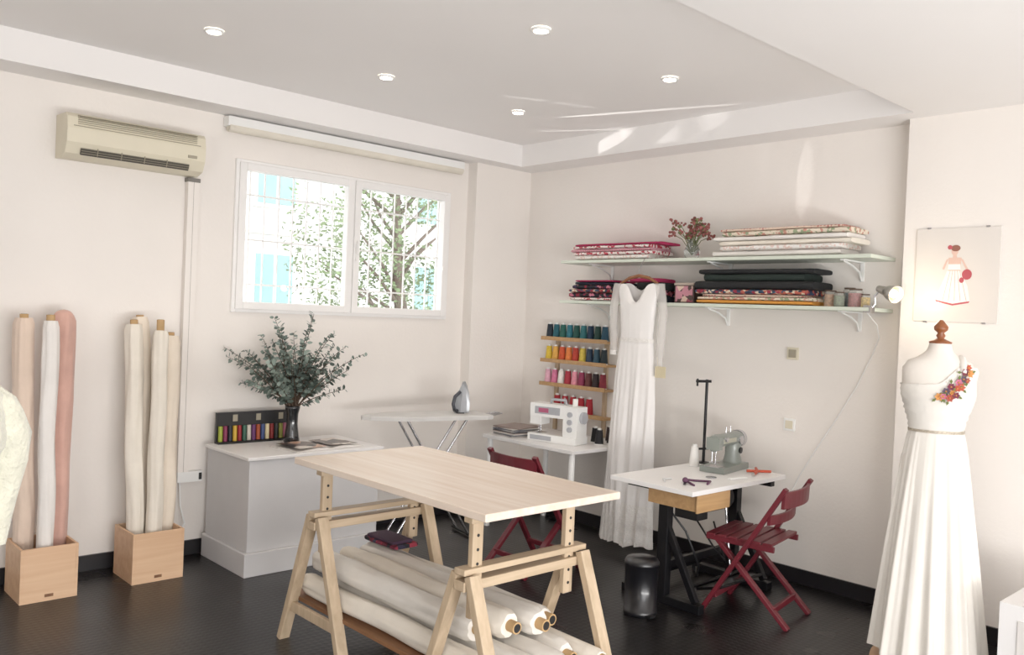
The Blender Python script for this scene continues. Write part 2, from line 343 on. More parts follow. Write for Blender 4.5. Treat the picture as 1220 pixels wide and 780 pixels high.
m.tube([A+d*.22+nrm*.12+Vector((0,0,-.805)),A+d*.22-nrm*.12+Vector((0,0,-.805))],.01,blackp)
for k in range(4): m.tube([B+nrm*(-.07+.04*k)+Vector((0,0,-.02)),B+d*.11+nrm*(-.05+.03*k)+Vector((0,0,.0))],.004,chrome,6)
m.tube([B+d*.11-nrm*.06,B+d*.11+nrm*.05],.004,chrome,6)
m.done('ironing_board')
m=MB(); ironM=M('iron_sole','#a9acb0',.3,metal=.6); ironG=M('iron_grey','#3a3c44',.4)
def ironring(z,w,dp): return [( -.0,-w,z),(-.0,w,z),(dp,w*.7,z),(dp,-w*.7,z)]
m.loft([ironring(z,w,.02) for z,w in ((0,.045),(.06,.05),(.13,.04),(.18,.022),(.21,.003))],ironM,smooth=False)
m.loft([[(x+.02,y,z) for x,y,z in ironring(z,w,dp)] for z,w,dp in ((0,.04,.05),(.08,.04,.045),(.15,.025,.02),(.19,.006,.006))],M('iron_body','#a4a7ac',.4),smooth=False)
m.tube([(.05,0,.01),(.10,0,.02),(.115,0,.06),(.10,0,.11),(.05,0,.14)],.012,ironG)
m.tube([(.10,0,.01),(.13,.02,.03),(.12,.04,.006),(.08,.07,.006)],.004,blackp)
m.done('steam_iron',loc=(-.93,-.50,.823),rotz=math.radians(190))
# ------------------------------------------------------------------ cutting table
m=MB(); TX0,TX1,TY0,TY1=-2.835,-2.145,-2.885,-1.625
m.box((TX0,TY0,.812),(TX1,TY1,.84),birch)
m.done('cutting_table_top',bevel=.003,loc=(0,0,0))
def trestle(Y,xa=-2.785,xb=-2.225):
    m=MB()
    m.box((xa-.03,Y-.028,.545),(xb+.03,Y+.028,.58),pineX); m.box((xa-.03,Y-.028,.60),(xb+.03,Y+.028,.622),pineX)
    for x in (xa,xb):
        for sg in (-1,1): m.beam((x,Y+sg*.035,.60),(x,Y+sg*.255,.0),.032,.05,pine,up=(1,0,0)); 
        m.beam((x,Y-.20,.165),(x,Y+.20,.165),.02,.045,pine)
    for x in (xa+.04,xb-.05):
        m.box((x-.024,Y-.012,.44),(x+.024,Y+.012,.79),pine)
        for k in range(6): m.cyl((x,Y-.0135,.48+k*.05),(x,Y+.0135,.48+k*.05),.006,blackp,n=8)  # dark discs stand in for the shaded slot holes
    m.box((xa-.0,Y-.022,.775),(xb+.0,Y+.022,.811),pineX)
    m.done('wooden_trestle',bevel=.003)
trestle(-2.74); trestle(-1.75)
m=MB(); m.box((-2.765,-2.98,.189),(-2.245,-1.5,.207),darkw); m.done('trestle_shelf_board',bevel=.002)
wrap=M('roll_wrap_white','#ded9d1',.5,var=.06,bump=.5,bscale=14,coat=.15)
for i,(x,z,y0,y1,r,mt) in enumerate([(-2.71,.256,-1.56,-2.80,.043,ivory),(-2.608,.265,-1.62,-2.90,.05,wrap),(-2.50,.262,-1.6,-2.95,.05,wrap),(-2.395,.262,-1.62,-2.86,.05,wrap),(-2.30,.25,-1.6,-2.95,.038,ivory),(-2.66,.358,-1.58,-2.66,.052,wrap),(-2.55,.363,-1.62,-2.72,.05,ivory),(-2.44,.36,-1.62,-2.76,.05,wrap),(-2.345,.345,-1.66,-2.70,.04,wrap)]):
    m=MB(); fabroll(m,(x,y0,z),(x+.005,y1,z),r,mt,60+i*2.7,core=.022,ext=.04,lump=.2,sway=.005); m.done('wrapped_fabric_roll')
floralR=MP('floral_red',['#6a2038','#1a1a22','#8a2a3a','#28243a','#5a1b2c'],45)
m=MB(); m.slab((-2.46,-1.86,.424),(-2.32,-1.62,.445),floralR,3); m.slab((-2.45,-1.84,.443),(-2.33,-1.64,.458),M('cloth_plum','#3a2438',.9),4); m.done('folded_fabric')
# ------------------------------------------------------------------ chairs
def chair(loc,rotz):
    m=MB(); W=.19
    for sx in (-W,W):
        m.beam((sx,.20,0),(sx,-.22,.70),.022,.036,red,up=(1,0,0))
        m.beam((sx*.86,-.25,0),(sx*.86,.15,.40),.022,.036,red,up=(1,0,0))
        m.beam((sx*.93,-.17,.385),(sx*.93,.19,.395),.018,.03,red)
    for k in range(6): m.box((-W+.0,-.16+k*.06,.40),(W-.0,-.112+k*.06,.415),red)
    for z,h,y in ((.64,.085,-.205),(.53,.05,-.138)):
        rings=[]
        for i in range(9):
            x=-W+2*W*i/8; o=-.03*(1-((i-4)/4)**2)
            yy=y+o; rings.append([(x,yy-.008,z-h/2),(x,yy+.008,z-h/2),(x,yy+.008-.04*h,z+h/2),(x,yy-.008-.04*h,z+h/2)])
        m.loft(rings,red,smooth=False)
    m.beam((-W*.86,-.17,.08),(W*.86,-.17,.08),.02,.03,red); m.beam((-W,.13,.1),(W,.13,.1),.02,.03,red)
    m.done('red_folding_chair',bevel=.003,loc=loc,rotz=rotz)
chair((-.67,-2.60,0),math.radians(10))
chair((-1.06,-1.36,0),math.radians(-90))
# ------------------------------------------------------------------ sewing desk 1
m=MB(); m.box((-.68,-1.29,.625),(-.03,-.42,.65),white)
for x,y in ((-.64,-1.25),(-.64,-.46),(-.07,-1.25),(-.07,-.46)): m.cyl((x,y,0),(x,y,.625),.02,whitepl)
m.done('white_sewing_desk',bevel=.003)
def machine(name,body,accent,loc,rotz,vintage=False,s=1):
    m=MB(); m.T=Matrix.Scale(s,4)
    if not vintage:
        m.box((-.19,-.08,0),(.19,.08,.05),body)
        m.box((.08,-.065,.05),(.19,.065,.25),body)
        m.box((-.19,-.06,.165),(.08,.06,.255),body)
        m.box((-.19,-.055,.11),(-.10,.055,.165),body)
        m.box((-.17,-.082,.01),(.0,-.08,.04),accent)
        m.box((-.15,-.0615,.185),(.05,-.06,.235),accent)
        m.box((-.12,-.0625,.195),(-.04,-.0615,.225),M('pink_graphic','#b45c7a',.4))
        for z in (.1,.15,.2): m.cyl((.135,-.066,z),(.135,-.078,z),.018,accent,n=16)
        m.cyl((.19,0,.18),(.212,0,.18),.04,accent,n=20)
        m.tube([(-.06,0,.255),(-.055,0,.285),(.06,0,.285),(.065,0,.255)],.009,accent)
        m.cyl((.03,.03,.255),(.03,.03,.30),.005,accent); m.cyl((.12,.02,.25),(.12,.02,.3),.018,M('thread_white','#e8e6e2',.8))
        bev=.012
    else:
        m.box((-.17,-.075,0),(.17,.075,.035),body)
        ringsA=[]
        for x,zc,h,w in ((-.155,.165,.095,.04),(-.12,.175,.085,.045),(-.03,.178,.07,.04),(.05,.178,.075,.042),(.10,.175,.09,.05),(.15,.17,.09,.05)):
            ringsA.append([(x,w*math.cos(2*PI*i/16),zc+h/2*math.sin(2*PI*i/16)) for i in range(16)])
        m.loft(ringsA,body)
        m.loft([[(.105+.045*w*math.cos(2*PI*i/16),.045*w*math.sin(2*PI*i/16),z) for i in range(16)] for z,w in ((.035,1.25),(.08,1),(.15,1.05))],body)
        m.box((-.17,-.04,.13),(-.12,.04,.2),body)
        m.cyl((.15,0,.17),(.185,0,.17),.052,chrome,n=24); m.cyl((.185,0,.17),(.2,0,.17),.02,chrome)
        m.cyl((.105,-.045,.17),(.105,-.056,.17),.026,chrome,n=20); m.cyl((.105,-.045,.11),(.105,-.054,.11),.018,blackp,n=16)
        m.cyl((-.10,-.045,.19),(-.10,-.06,.19),.014,chrome,n=14); m.cyl((.0,0,.205),(.0,0,.25),.003,chrome); m.cyl((.06,0,.205),(.06,0,.25),.003,chrome)
        m.box((-.12,-.046,.165),(.05,-.04,.19),accent)
        bev=.004
    x=-.145
    m.cyl((x,-.01,.115),(x,-.01,.15),.006,chrome); m.cyl((x,-.01,.045),(x,-.01,.12),.003,chrome,n=8); m.cyl((x,.012,.06),(x,.012,.16),.006,chrome)
    m.box((x-.012,-.03,.056),(x+.012,.012,.06),chrome); m.box((x-.04,-.05,.05 if not vintage else .035),(x+.04,.04,.052 if not vintage else .038),chrome)
    m.done(name,bevel=bev*s,loc=loc,rotz=rotz)
machine('sewing_machine',whitepl,M('light_grey','#a9abb0',.4),(-.47,-.95,.651),math.radians(-78))
vg=M('vintage_grey_green','#838983',.35,var=.05,coat=.3)
machine('sewing_machine',vg,M('vintage_plate','#b8b8a8',.3,metal=.5),(-.36,-2.2,.651),math.radians(8),True)
pap=[M('mag_%d'%i,c,.5) for i,c in enumerate(('#b9b4b0','#6a6a72','#d0cbc4','#8a7a74','#4e5058'))]
m=MB(); z=.651
for k in range(9):
    h=random.uniform(.005,.011); m.T=Matrix.Translation((-.5,-.6,z))@Matrix.Rotation(random.uniform(-.2,.2),4,'Z'); m.box((-.13,-.1,0),(.13,.13,h),pap[k%5]); z+=h+.0006
m.T=Matrix.Identity(4); m.done('magazine_stack')
def cone(m,x,y,z,mt,h=.105,r=.026):
    m.cyl((x,y,z),(x,y,z+.006),r,whitepl,n=14); m.cyl((x,y,z+.006),(x,y,z+h*.9),r*.95,mt,r1=r*.68,n=16); m.cyl((x,y,z+h*.9),(x,y,z+h),r*.42,whitepl,n=12)
m=MB()
for z in (1.34,1.175,1.0,.80):
    m.box((-.115,-1.05,z-.016),(0,-.40,z),drawerW)
    m.box((-.115,-1.05,z),(-.109,-.40,z+.012),drawerW)
m.box((-.02,-.5,.652),(0,-.47,1.34),pine); m.box((-.02,-.98,.652),(0,-.95,1.34),pine)
m.done('thread_rack')
m=MB()
rows=[(1.34,['#1b2733','#1d5a66','#205a50','#246a78','#1b4f47','#2d6d72','#17324a','#1f3f38','#234b60']),(1.175,['#d8b93c','#d8a34a','#c9512c','#d9793a','#b33a2c','#ceb54a','#24364c','#2b4a5a','#1b2a30']),(1.0,['#d7a3b4','#c46a8c','#e6e0da','#a22a3a','#d98a9a','#8a3050','#5a2a2a','#2a1c20','#7a2030'])]
for z,cs in rows:
    for i,c in enumerate(cs): cone(m,-.065,-.445-.068*i,z+.001,M('spool_'+c[1:],c,.7,var=.15,scale=60),r=.03,h=.115)
for i in range(5): cone(m,-.065,-.55-.08*i,.801,M('spool_redd','#a3202c',.7),h=.13,r=.032)
m.done('thread_cones')
m=MB()
for x,y,c in ((-.3,-1.18,'#1b1b20'),(-.2,-1.2,'#2a2226'),(-.25,-1.1,'#141418'),(-.12,-1.12,'#3a2a2c')): cone(m,x,y,.651,M('spool_'+c[1:],c,.7),h=.11,r=.032)
m.done('dark_thread_cones')
# ------------------------------------------------------------------ industrial table 2
m=MB(); m.box((-1.09,-2.49,.625),(-.17,-1.95,.65),white)
for x in (-.95,-.28):
    m.box((x-.025,-2.26,.04),(x+.025,-2.2,.60),black); m.box((x-.02,-2.47,.59),(x+.02,-1.98,.624),black); m.box((x-.025,-2.48,0.0),(x+.025,-1.97,.045),black)
    m.beam((x,-2.44,.05),(x,-2.24,.42),.035,.03,black,up=(1,0,0))
m.box((-.95,-2.245,.18),(-.28,-2.215,.22),black); m.box((-.95,-2.02,.05),(-.28,-1.99,.09),black)
m.beam((-.82,-2.43,.10),(-.42,-2.43,.10),.16,.015,black,up=(0,.3,1)); m.cyl((-.88,-2.34,.09),(-.3,-2.34,.09),.012,black)
m.tube([(-.5,-2.36,.1),(-.5,-2.3,.55)],.007,chrome)
m.cyl((-.62,-2.2,.5),(-.36,-2.2,.5),.075,black,n=20); m.box((-.56,-2.25,.56),(-.42,-2.15,.625),black); m.box((-.76,-2.3,.42),(-.66,-2.15,.6),blackp)
m.cyl((-.36,-2.2,.5),(-.33,-2.2,.5),.04,chrome)
m.box((-1.02,-2.47,.535),(-.74,-2.16,.62),drawerW); m.box((-1.03,-2.48,.53),(-.73,-2.47,.623),drawerW)
m.tube([(-.9,-2.2,.5),(-.86,-2.3,.38),(-.8,-2.35,.2),(-.74,-2.3,.12),(-.6,-2.2,.12)],.006,blackp)
m.tube([(-.7,-2.25,.42),(-.72,-2.38,.3),(-.66,-2.42,.22),(-.6,-2.3,.4)],.005,blackp)
m.done('industrial_sewing_table',bevel=.003)
m=MB(); m.cyl((-.28,-2.0,.651),(-.28,-2.0,.66),.035,black); m.cyl((-.28,-2.0,.66),(-.28,-2.0,1.16),.009,black); m.beam((-.27,-2.02,1.15),(-.36,-1.98,1.15),.016,.016,black); m.cyl((-.35,-1.98,1.12),(-.35,-1.98,1.165),.006,black)
m.beam((-.25,-2.02,.74),(-.34,-1.98,.74),.012,.012,black); m.done('thread_stand')
m=MB(); cone(m,-.42,-2.03,.651,M('thread_white','#e8e6e2',.8),h=.13,r=.032); m.done('white_thread_cone')
m=MB(); orm=M('orange_handle','#c24a2a',.4)
m.tube([(-.2,-2.31,.662),(-.28,-2.37,.662),(-.36,-2.40,.662)],.008,orm); m.tube([(-.22,-2.42,.662),(-.28,-2.37,.662),(-.33,-2.33,.662)],.008,orm); m.beam((-.28,-2.37,.664),(-.42,-2.42,.664),.012,.003,chrome); m.done('orange_scissors')
m=MB(); pu=M('purple_cord','#5a3550',.7)
m.tube([(-.95,-2.4,.655),(-.9,-2.3,.665),(-.84,-2.33,.657),(-.8,-2.4,.66),(-.86,-2.42,.657)],.006,pu); m.ball((-.93,-2.33,.668),.016,pu); m.beam((-.98,-2.36,.656),(-.85,-2.28,.656),.012,.004,blackp)
m.tube([(-1.0,-2.25,.656),(-.95,-2.2,.656),(-.9,-2.22,.656)],.005,M('white_chalk','#dddddd')); m.done('sewing_notions')
m=MB(); m.cyl((-.66,-2.31,.651),(-.66,-2.31,.656),.03,chrome); m.beam((-.62,-2.4,.656),(-.5,-2.43,.656),.02,.008,whitepl); m.done('bobbin_tray')
m=MB(); bM=M('bin_black_gloss','#131317',.3,coat=.3)
m.rev([(.082,0),(.088,.01),(.088,.03),(.083,.032),(.085,.25),(.09,.255),(.09,.268),(.08,.285),(.04,.297),(.003,.30)],(-1.19,-2.27,0),bM,n=32)
m.box((-1.24,-2.375,.008),(-1.2,-2.35,.018),blackp); m.done('pedal_bin')
# ------------------------------------------------------------------ shelves
shM=M('shelf_white_green','#d0d7c9',.4,var=.02)
for z in (1.90,1.62):
    m=MB(); m.box((-.30,-2.98,z-.02),(-.0,-.75,z),shM)
    for y in (-.98,-1.95,-2.80):
        m.box((-.008,y-.012,z-.13),(-.00,y+.012,z-.02),whitepl); m.box((-.25,y-.012,z-.028),(-.002,y+.012,z-.0201),whitepl)
        m.tube([(-.22,y,z-.03),(-.12,y,z-.05),(-.04,y,z-.08),(-.01,y,z-.125)],.006,whitepl,6)
    m.done('fabric_shelf',bevel=.002)
def stack(name,y0,y1,z0,layers,seed=0,x0=-.28,x1=-.03):
    m=MB(); z=z0+.004; rr=random.Random(seed)
    for k,(mt,h) in enumerate(layers):
        m.slab((x0+rr.uniform(-.01,.015),y0+rr.uniform(0,.09),z),(x1,y1-rr.uniform(0,.09),z+h),mt,seed*31+k); z+=h*.97
    return m.done(name)
pinkl=MP('pink_lattice',['#b3305a','#e2c9cc'],60,'stripe'); redwh=MP('red_white_print',['#e6dcd8','#b23a4c','#e6dcd8'],70); whp=MP('white_print',['#e2ddd8','#e8e4e0','#dcc4bc'],80)
magenta=M('cloth_magenta','#a32450',.85); navy=M('cloth_navy','#1e2434',.9); blackc=M('cloth_blackx','#1b1c1e',.9,var=.2); dgreen=M('cloth_dark_green','#1c2824',.9); orange=M('cloth_orange','#cf8d3c',.9)
blk_floral=MP('black_floral',['#1a1a20','#1a1a20','#8f2a3c','#3b2a4c','#1a1a20','#c8788a'],55); cr_floral=MP('cream_floral',['#ddd0bd','#ddd0bd','#c08a7a','#ddd0bd','#8f9a7a'],60); multi=MP('multi_floral',['#2a2c40','#b05a4a','#d8c8b0','#28405a','#8f2a3c'],55)
pinkdot=MP('pink_dot',['#b8706a','#ddc6b4'],50,'dots')
stack('folded_fabric_pile',-1.58,-.80,1.90,[(whp,.03),(redwh,.025),(pinkl,.022),(redwh,.02),(magenta,.018)],1)
stack('folded_fabric_pile',-2.88,-1.98,1.90,[(whitec,.035),(whp,.03),(ivory,.03),(whitec,.028),(cr_floral,.03),(pinkdot,.018)],2)
stack('folded_fabric_pile',-1.28,-.80,1.62,[(redwh,.02),(blk_floral,.035),(multi,.025),(blk_floral,.03),(navy,.022),(magenta,.012)],3)
stack('folded_fabric_pile',-1.64,-1.33,1.62,[(navy,.04),(blk_floral,.04),(blackc,.05),(magenta,.03)],5,x0=-.26)
stack('folded_fabric_pile',-2.66,-1.86,1.62,[(orange,.022),(cr_floral,.02),(pinkdot,.016),(multi,.03),(blackc,.05),(dgreen,.045),(blackc,.03)],4)
m=MB(); m.box((-.2,-1.82,1.621),(-.08,-1.67,1.74),M('photo_box','#4a3a38',.5)); m.box((-.203,-1.81,1.63),(-.2,-1.68,1.73),MP('photo_print',['#c98a98','#e0c4b4','#5a4a48','#a85a6a'],30)); m.box((-.206,-1.82,1.735),(-.08,-1.67,1.75),M('photo_box_lid','#b8a89c',.6)); m.done('keepsake_box',bevel=.002)
jar=M('jar_glass','#d9d8ce',.1,alpha=.25)
m=MB(); 
for i,(y,x,r,h,c) in enumerate(((-2.72,-.2,.035,.09,'#b0805a'),(-2.79,-.24,.03,.08,'#5a6a50'),(-2.86,-.2,.04,.1,'#a0525a'),(-2.78,-.1,.035,.11,'#405a6a'),(-2.93,-.23,.025,.07,'#c0a050'))):
    m.cyl((x,y,1.621),(x,y,1.621+h*.75),r*.9,M('button_fill%d'%i,c,.7,var=.6,scale=120)); m.rev([(r,0.001),(r,h*.85),(r*.8,h*.92)],(x,y,1.621),jar,n=18); m.cyl((x,y,1.621+h*.92),(x,y,1.621+h),r*.85,M('jar_lid_brown','#5a4638',.5))
m.done('button_jars')
m=MB(); glassv=M('clear_glass','#e8ecea',.05,trans=.9)
m.rev([(.03,0),(.045,.01),(.05,.05),(.035,.085),(.028,.1),(.036,.115)],(-.2,-1.79,1.901),glassv,n=20,cap1=False)
driedM=M('dried_flower','#9a5a55',.8,var=.3); dstem=M('dried_stem','#6a7048',.8); rr=random.Random(5)
for k in range(26):
    a=rr.uniform(0,2*PI); q=rr.uniform(.02,.16); p0=Vector((-.2,-1.79,1.93)); p1=Vector((-.2+q*.6*math.cos(a),-1.79+q*math.sin(a),2.04+rr.uniform(0,.11)))
    m.tube([p0,p0.lerp(p1,.5)+Vector((0,0,.03)),p1],.0025,dstem,5)
    for j in range(8): m.ball(p1+Vector((rr.uniform(-.02,.02),rr.uniform(-.028,.028),rr.uniform(-.015,.015))),rr.uniform(.006,.011),driedM if rr.random()<.8 else dstem,6)
m.done('dried_flower_vase')
# ------------------------------------------------------------------ hanging wedding dress
satin=M('white_satin','#e9e6e4',.5,var=.03,bump=.15,bscale=30,sheen=.4); lace=M('white_lace','#ebe8e4',.8,var=.06,scale=40,bump=.8,bscale=120)
sheer=M('sheer_tulle','#ece8e4',.8,alpha=.38)
m=MB(); DX,DY=-.375,-1.52; n=120
keys=[(1.755,.165,.022,0),(1.70,.16,.035,.0),(1.62,.145,.05,.002),(1.5,.132,.052,.006),(1.40,.125,.045,.012),(1.30,.138,.05,.02),(1.15,.155,.052,.035),(.9,.17,.055,.055),(.6,.18,.06,.07),(.35,.195,.06,.08),(.16,.208,.063,.09),(.07,.215,.066,.10)]
def interp(keys,z):
    for a,b in zip(keys,keys[1:]):
        if a[0]>=z>=b[0]:
            t=(a[0]-z)/(a[0]-b[0]); t2=t*t*(3-2*t)*.5+t*.5; return [a[i]+(b[i]-a[i])*t2 for i in range(1,len(a))]
    return keys[0][1:] if z>keys[0][0] else keys[-1][1:]
rings=[]; zz=[1.755-i*(1.685/64) for i in range(65)]
for z in zz:
    hw,hd,am=interp(keys,z); ring=[]
    dcx=.02*max(0,(1.2-z))
    for i in range(n):
        t=2*PI*i/n; f=1+am*1.1*noise.noise(Vector((math.cos(t)*2.2,math.sin(t)*2.2,z*.9))); y=hw*math.cos(t)*f
        fold=noise.noise(Vector((y*26,3.3 if math.sin(t)<0 else 9.1,z*.8)))+.5*noise.noise(Vector((y*52,7.7,z*1.2)))
        x=hd*math.sin(t)*(1+am*8*fold)
        zl=z
        if z>1.6:
            k=(z-1.6)/.155; front=1 if math.sin(t)<0 else .45
            zl=z-k*front*.14*math.exp(-(y/.062)**2)-k*.035*(abs(y)/.165)**2
        if z<.1: zl=z+.02*noise.noise(Vector((y*14,1,math.sin(t))))
        ring.append((DX+x,DY+y+dcx*.9,zl))
    rings.append(ring)
k=next(i for i,z in enumerate(zz) if z<.34)
m.loft(rings[:k+1],satin,False,False); m.loft(rings[k:],lace,False,False)
kw=next(i for i,z in enumerate(zz) if z<1.41)
m.loft([[((p[0]-DX)*1.06+DX,(p[1]-DY)*1.03+DY,p[2]) for p in rings[kw+j]] for j in (0,1)],lace,False,False)
for sg,zend in ((-1,1.22),(1,1.30)):
    rs=[]
    for i in range(13):
        t=i/12; z=1.735-t*(1.735-zend); yc=DY+sg*(.165+.04*min(1,t*3)-.02*t); r=.034-.008*t
        rs.append([(DX+.6*r*math.cos(2*PI*q/18)*(1+.1*math.cos(q*2)),yc+r*math.sin(2*PI*q/18)*(1+.12*math.cos(q*3+i)),z) for q in range(18)])
    m.loft(rs,sheer,False,False); m.loft([rs[-1],[(p[0],p[1],p[2]-.03) for p in rs[-1]]],lace,False,False)
m.box((DX-.03,DY-.26,1.15),(DX-.027,DY-.18,1.22),M('cream_tag','#d2c6a6',.8))
m.tube([(DX-.028,DY-.2,1.21),(DX-.028,DY-.19,1.28)],.0015,M('tag_string','#d8d0c0'),5)
m.done('wedding_dress')
m=MB(); hw_=MW('hanger_wood','#7a4a2c','#935f3a',.4,'Y')
m.tube([(DX,DY-.15,1.735),(DX,DY-.08,1.77),(DX,DY,1.785),(DX,DY+.08,1.77),(DX,DY+.15,1.735)],[.008,.011,.012,.011,.008],hw_)
m.tube([(DX,DY,1.785),(DX,DY,1.83),(DX+.015,DY,1.85),(DX+.03,DY,1.875),(DX+.05,DY,1.903),(DX+.07,DY,1.9045),(DX+.08,DY,1.903)],.0025,chrome); m.done('coat_hanger')
# ------------------------------------------------------------------ dress forms
formM=M('form_linen','#e2dbd2',.85,var=.03); gown=M('gown_white','#e2ddd5',.7,var=.03,bump=.1,bscale=30,sheen=.3)
finial=MW('finial_wood','#7c4526','#97582f',.35,'Z')
TK=[(1.455,.045,.045),(1.43,.05,.05),(1.40,.075,.06),(1.375,.13,.07),(1.34,.152,.08),(1.28,.15,.098),(1.23,.148,.112),(1.17,.132,.10),(1.10,.112,.085),(1.06,.106,.08),(1.0,.12,.09),(.93,.14,.10),(.88,.145,.10)]
def surf(x,z,off=.004):
    hw,hd=interp(TK,z); q=max(0,1-(x/hw)**2); return -(hd)*math.sqrt(q)-off
def formrings(zs,off=0,n=48):
    R=[]
    for z in zs:
        hw,hd=interp(TK,z); R.append([((hw+off)*math.cos(2*PI*i/n),(hd+off)*math.sin(2*PI*i/n),z) for i in range(n)])
    return R
FL=(-.69,-3.49,0); FR=math.radians(-62)
m=MB(); m.loft(formrings([1.455-i*(.575/36) for i in range(37)]),formM)
m.rev([(.046,1.455),(.048,1.462),(.03,1.47),(.014,1.478),(.02,1.49),(.013,1.502),(.028,1.515),(.03,1.53),(.016,1.548),(.006,1.56)],(0,0,0),finial,n=20)
m.cyl((0,0,.03),(0,0,.9),.016,chrome); m.rev([(.225,0),(.23,.008),(.225,.03),(.05,.04),(.02,.06)],(0,.0,0),ply,n=40)
form=m.done('dress_form',loc=FL,rotz=FR)
m=MB()
def zf(x,z):
    if z>1.15:
        k=(z-1.15)/.13; tt=max(0,min(1,(x+.02)/.1)); tt=tt*tt*(3-2*tt); return z+k*.075*tt-.012*k*max(0,-x/.15)
    return z
R=[]
for z in [1.28-i*.0129 for i in range(18)]:
    ring=[]
    for i in range(96):
        t=2*PI*i/96; hw0,hd0=interp(TK,z); x=hw0*math.cos(t); zl=zf(x,z); hw,hd=interp(TK,zl)
        f=.006+.003*math.sin(zl*260+x*90); ring.append(((hw+f)*math.cos(t),(hd+f)*math.sin(t),zl))
    R.append(ring)
m.loft(R,gown,False,False)
m.tube([(.085,surf(.085,1.33),1.33),(.088,surf(.088,1.36),1.365),(.085,-.02,1.395),(.085,.04,1.38),(.085,.075,1.33)],.016,gown)
n=288; R=[]
for i in range(44):
    q=i/43; z=1.065-q*.985; w=.112+.125*q**.8; dd=.086+.135*q**.85; am=.03+.22*q**.8; ring=[]
    for k in range(n):
        t=2*PI*k/n; f=1+am*(noise.noise(Vector((math.cos(t)*4.2,math.sin(t)*4.2,q*.5)))*.8+.55*noise.noise(Vector((math.cos(t)*9,math.sin(t)*9,q*.5+4)))); ring.append((w*f*math.cos(t),dd*f*math.sin(t),z))
    R.append(ring)
m.loft(R,gown,False,False)
m.loft([[((.116)*math.cos(2*PI*k/48),.091*math.sin(2*PI*k/48),z) for k in range(48)] for z in (1.060,1.072)],M('beaded_belt','#b0a594',.5,metal=.2,var=.5,scale=200),False,False)
fcs=[M('flower_'+c[1:],c,.7,var=.15) for c in ('#b8553c','#7a3448','#c98a4a','#5a4a5c','#c4708a','#a34a3c')]; lf=M('applique_leaf','#65703a',.8); rr=random.Random(9)
fl_=[(.105,1.355),(.09,1.335),(.112,1.33),(.085,1.305),(.065,1.29),(.10,1.30),(.06,1.265),(.035,1.27),(.04,1.245),(.015,1.25),(.005,1.228),(.03,1.222),(.075,1.27),(.055,1.235),(-.012,1.225)]
for i,(x,z) in enumerate(fl_):
    y=surf(x,z,.012); p=Vector((x,y,z)); nn=Vector((x/.15**2,y/.1**2,0)).normalized(); a=nn.cross(Vector((0,0,1))).normalized(); b_=nn.cross(a); r=rr.uniform(.012,.018); mt=fcs[i%6]
    for k in range(6):
        t=2*PI*k/6; dr=a*math.cos(t)+b_*math.sin(t); sd=a*-math.sin(t)+b_*math.cos(t); m.add([p,p+dr*r*.6+sd*r*.45+nn*.003,p+dr*r*1.1+nn*.008,p+dr*r*.6-sd*r*.45+nn*.003],[(0,1,2,3)],mt)
    m.ball(p+nn*.003,.004,fcs[2],8)
    for k in range(2):
        t=rr.uniform(0,6.28); dr=a*math.cos(t)+b_*math.sin(t); sd=a*-math.sin(t)+b_*math.cos(t); m.add([p+dr*r*.7,p+dr*r*1.4+sd*.006,p+dr*r*2.1,p+dr*r*1.4-sd*.006],[(0,1,2,3)],lf)
gw=m.done('evening_gown',loc=(0,0,0)); gw.parent=form
fluffy=M('fluffy_cream','#dad8c6',.95,var=.08,scale=20,bump=1,bscale=60,sheen=.4)
m=MB(); m.loft(formrings([1.455-i*(.575/36) for i in range(37)]),formM); m.cyl((0,0,.03),(0,0,.9),.016,chrome); m.rev([(.2,0),(.2,.02),(.03,.04)],(0,0,0),ply,n=32)
m.rev([(.046,1.455),(.03,1.47),(.028,1.515),(.006,1.55)],(0,0,0),finial,n=20)
form2=m.done('dress_form',loc=(-4.28,-2.475,-.0),rotz=math.radians(40),scale=.92)
m=MB(); rr=random.Random(4)
def fuzzloft(rings,mt):
    m.loft([[Vector(p)+Vector((rr.uniform(-1,1),rr.uniform(-1,1),rr.uniform(-1,1)))*.004 for p in r] for r in rings],mt,False,False)
fuzzloft(formrings([1.38-i*.02 for i in range(17)],.018,40),fluffy)
for sg in (-1,1):
    rs=[]
    for z,xc,r in ((1.375,.10,.02),(1.365,.13,.05),(1.33,.16,.072),(1.29,.18,.082),(1.22,.2,.088),(1.14,.205,.082),(1.05,.2,.065),(.97,.195,.05),(.9,.19,.042)):
        rs.append([(sg*xc+r*.85*math.cos(2*PI*q/20),r*math.sin(2*PI*q/20),z) for q in range(20)])
    fuzzloft(rs,fluffy)
bo=m.done('fluffy_cream_bolero',loc=(0,0,0)); bo.parent=form2
# ------------------------------------------------------------------ poster
m=MB(); m.box((-.128,-3.54,1.56),(-.121,-3.14,2.035),M('passepartout','#dfd9d3',.25,coat=.4,var=.01))
skinP=M('sketch_skin','#d9b8aa',.6); redP=M('sketch_red','#b8525c',.6); whP=M('sketch_white','#f2ece8',.6); hair=M('sketch_hair','#8b5a4c',.6); ln=M('sketch_line','#b8a8a0',.6); x=-.1285
def poly(pts,mt,e=0): m.add([(x-e,-3.33-p[0]*.95,1.80+p[1]*.95) for p in pts],[tuple(range(len(pts)))],mt)
def P2(cx,cy,rx,ry,mt,e=0,n=14): poly([(cx+rx*math.cos(2*PI*i/n),cy+ry*math.sin(2*PI*i/n)) for i in range(n)],mt,e)
poly([(-.035,.02),(.03,.02),(.07,-.06),(.085,-.14),(.0,-.155),(-.09,-.135),(-.06,-.05)],whP,.0002)
poly([(-.09,-.135),(-.0,-.155),(.085,-.14),(.08,-.15),(.0,-.165),(-.085,-.145)],redP,.0004)
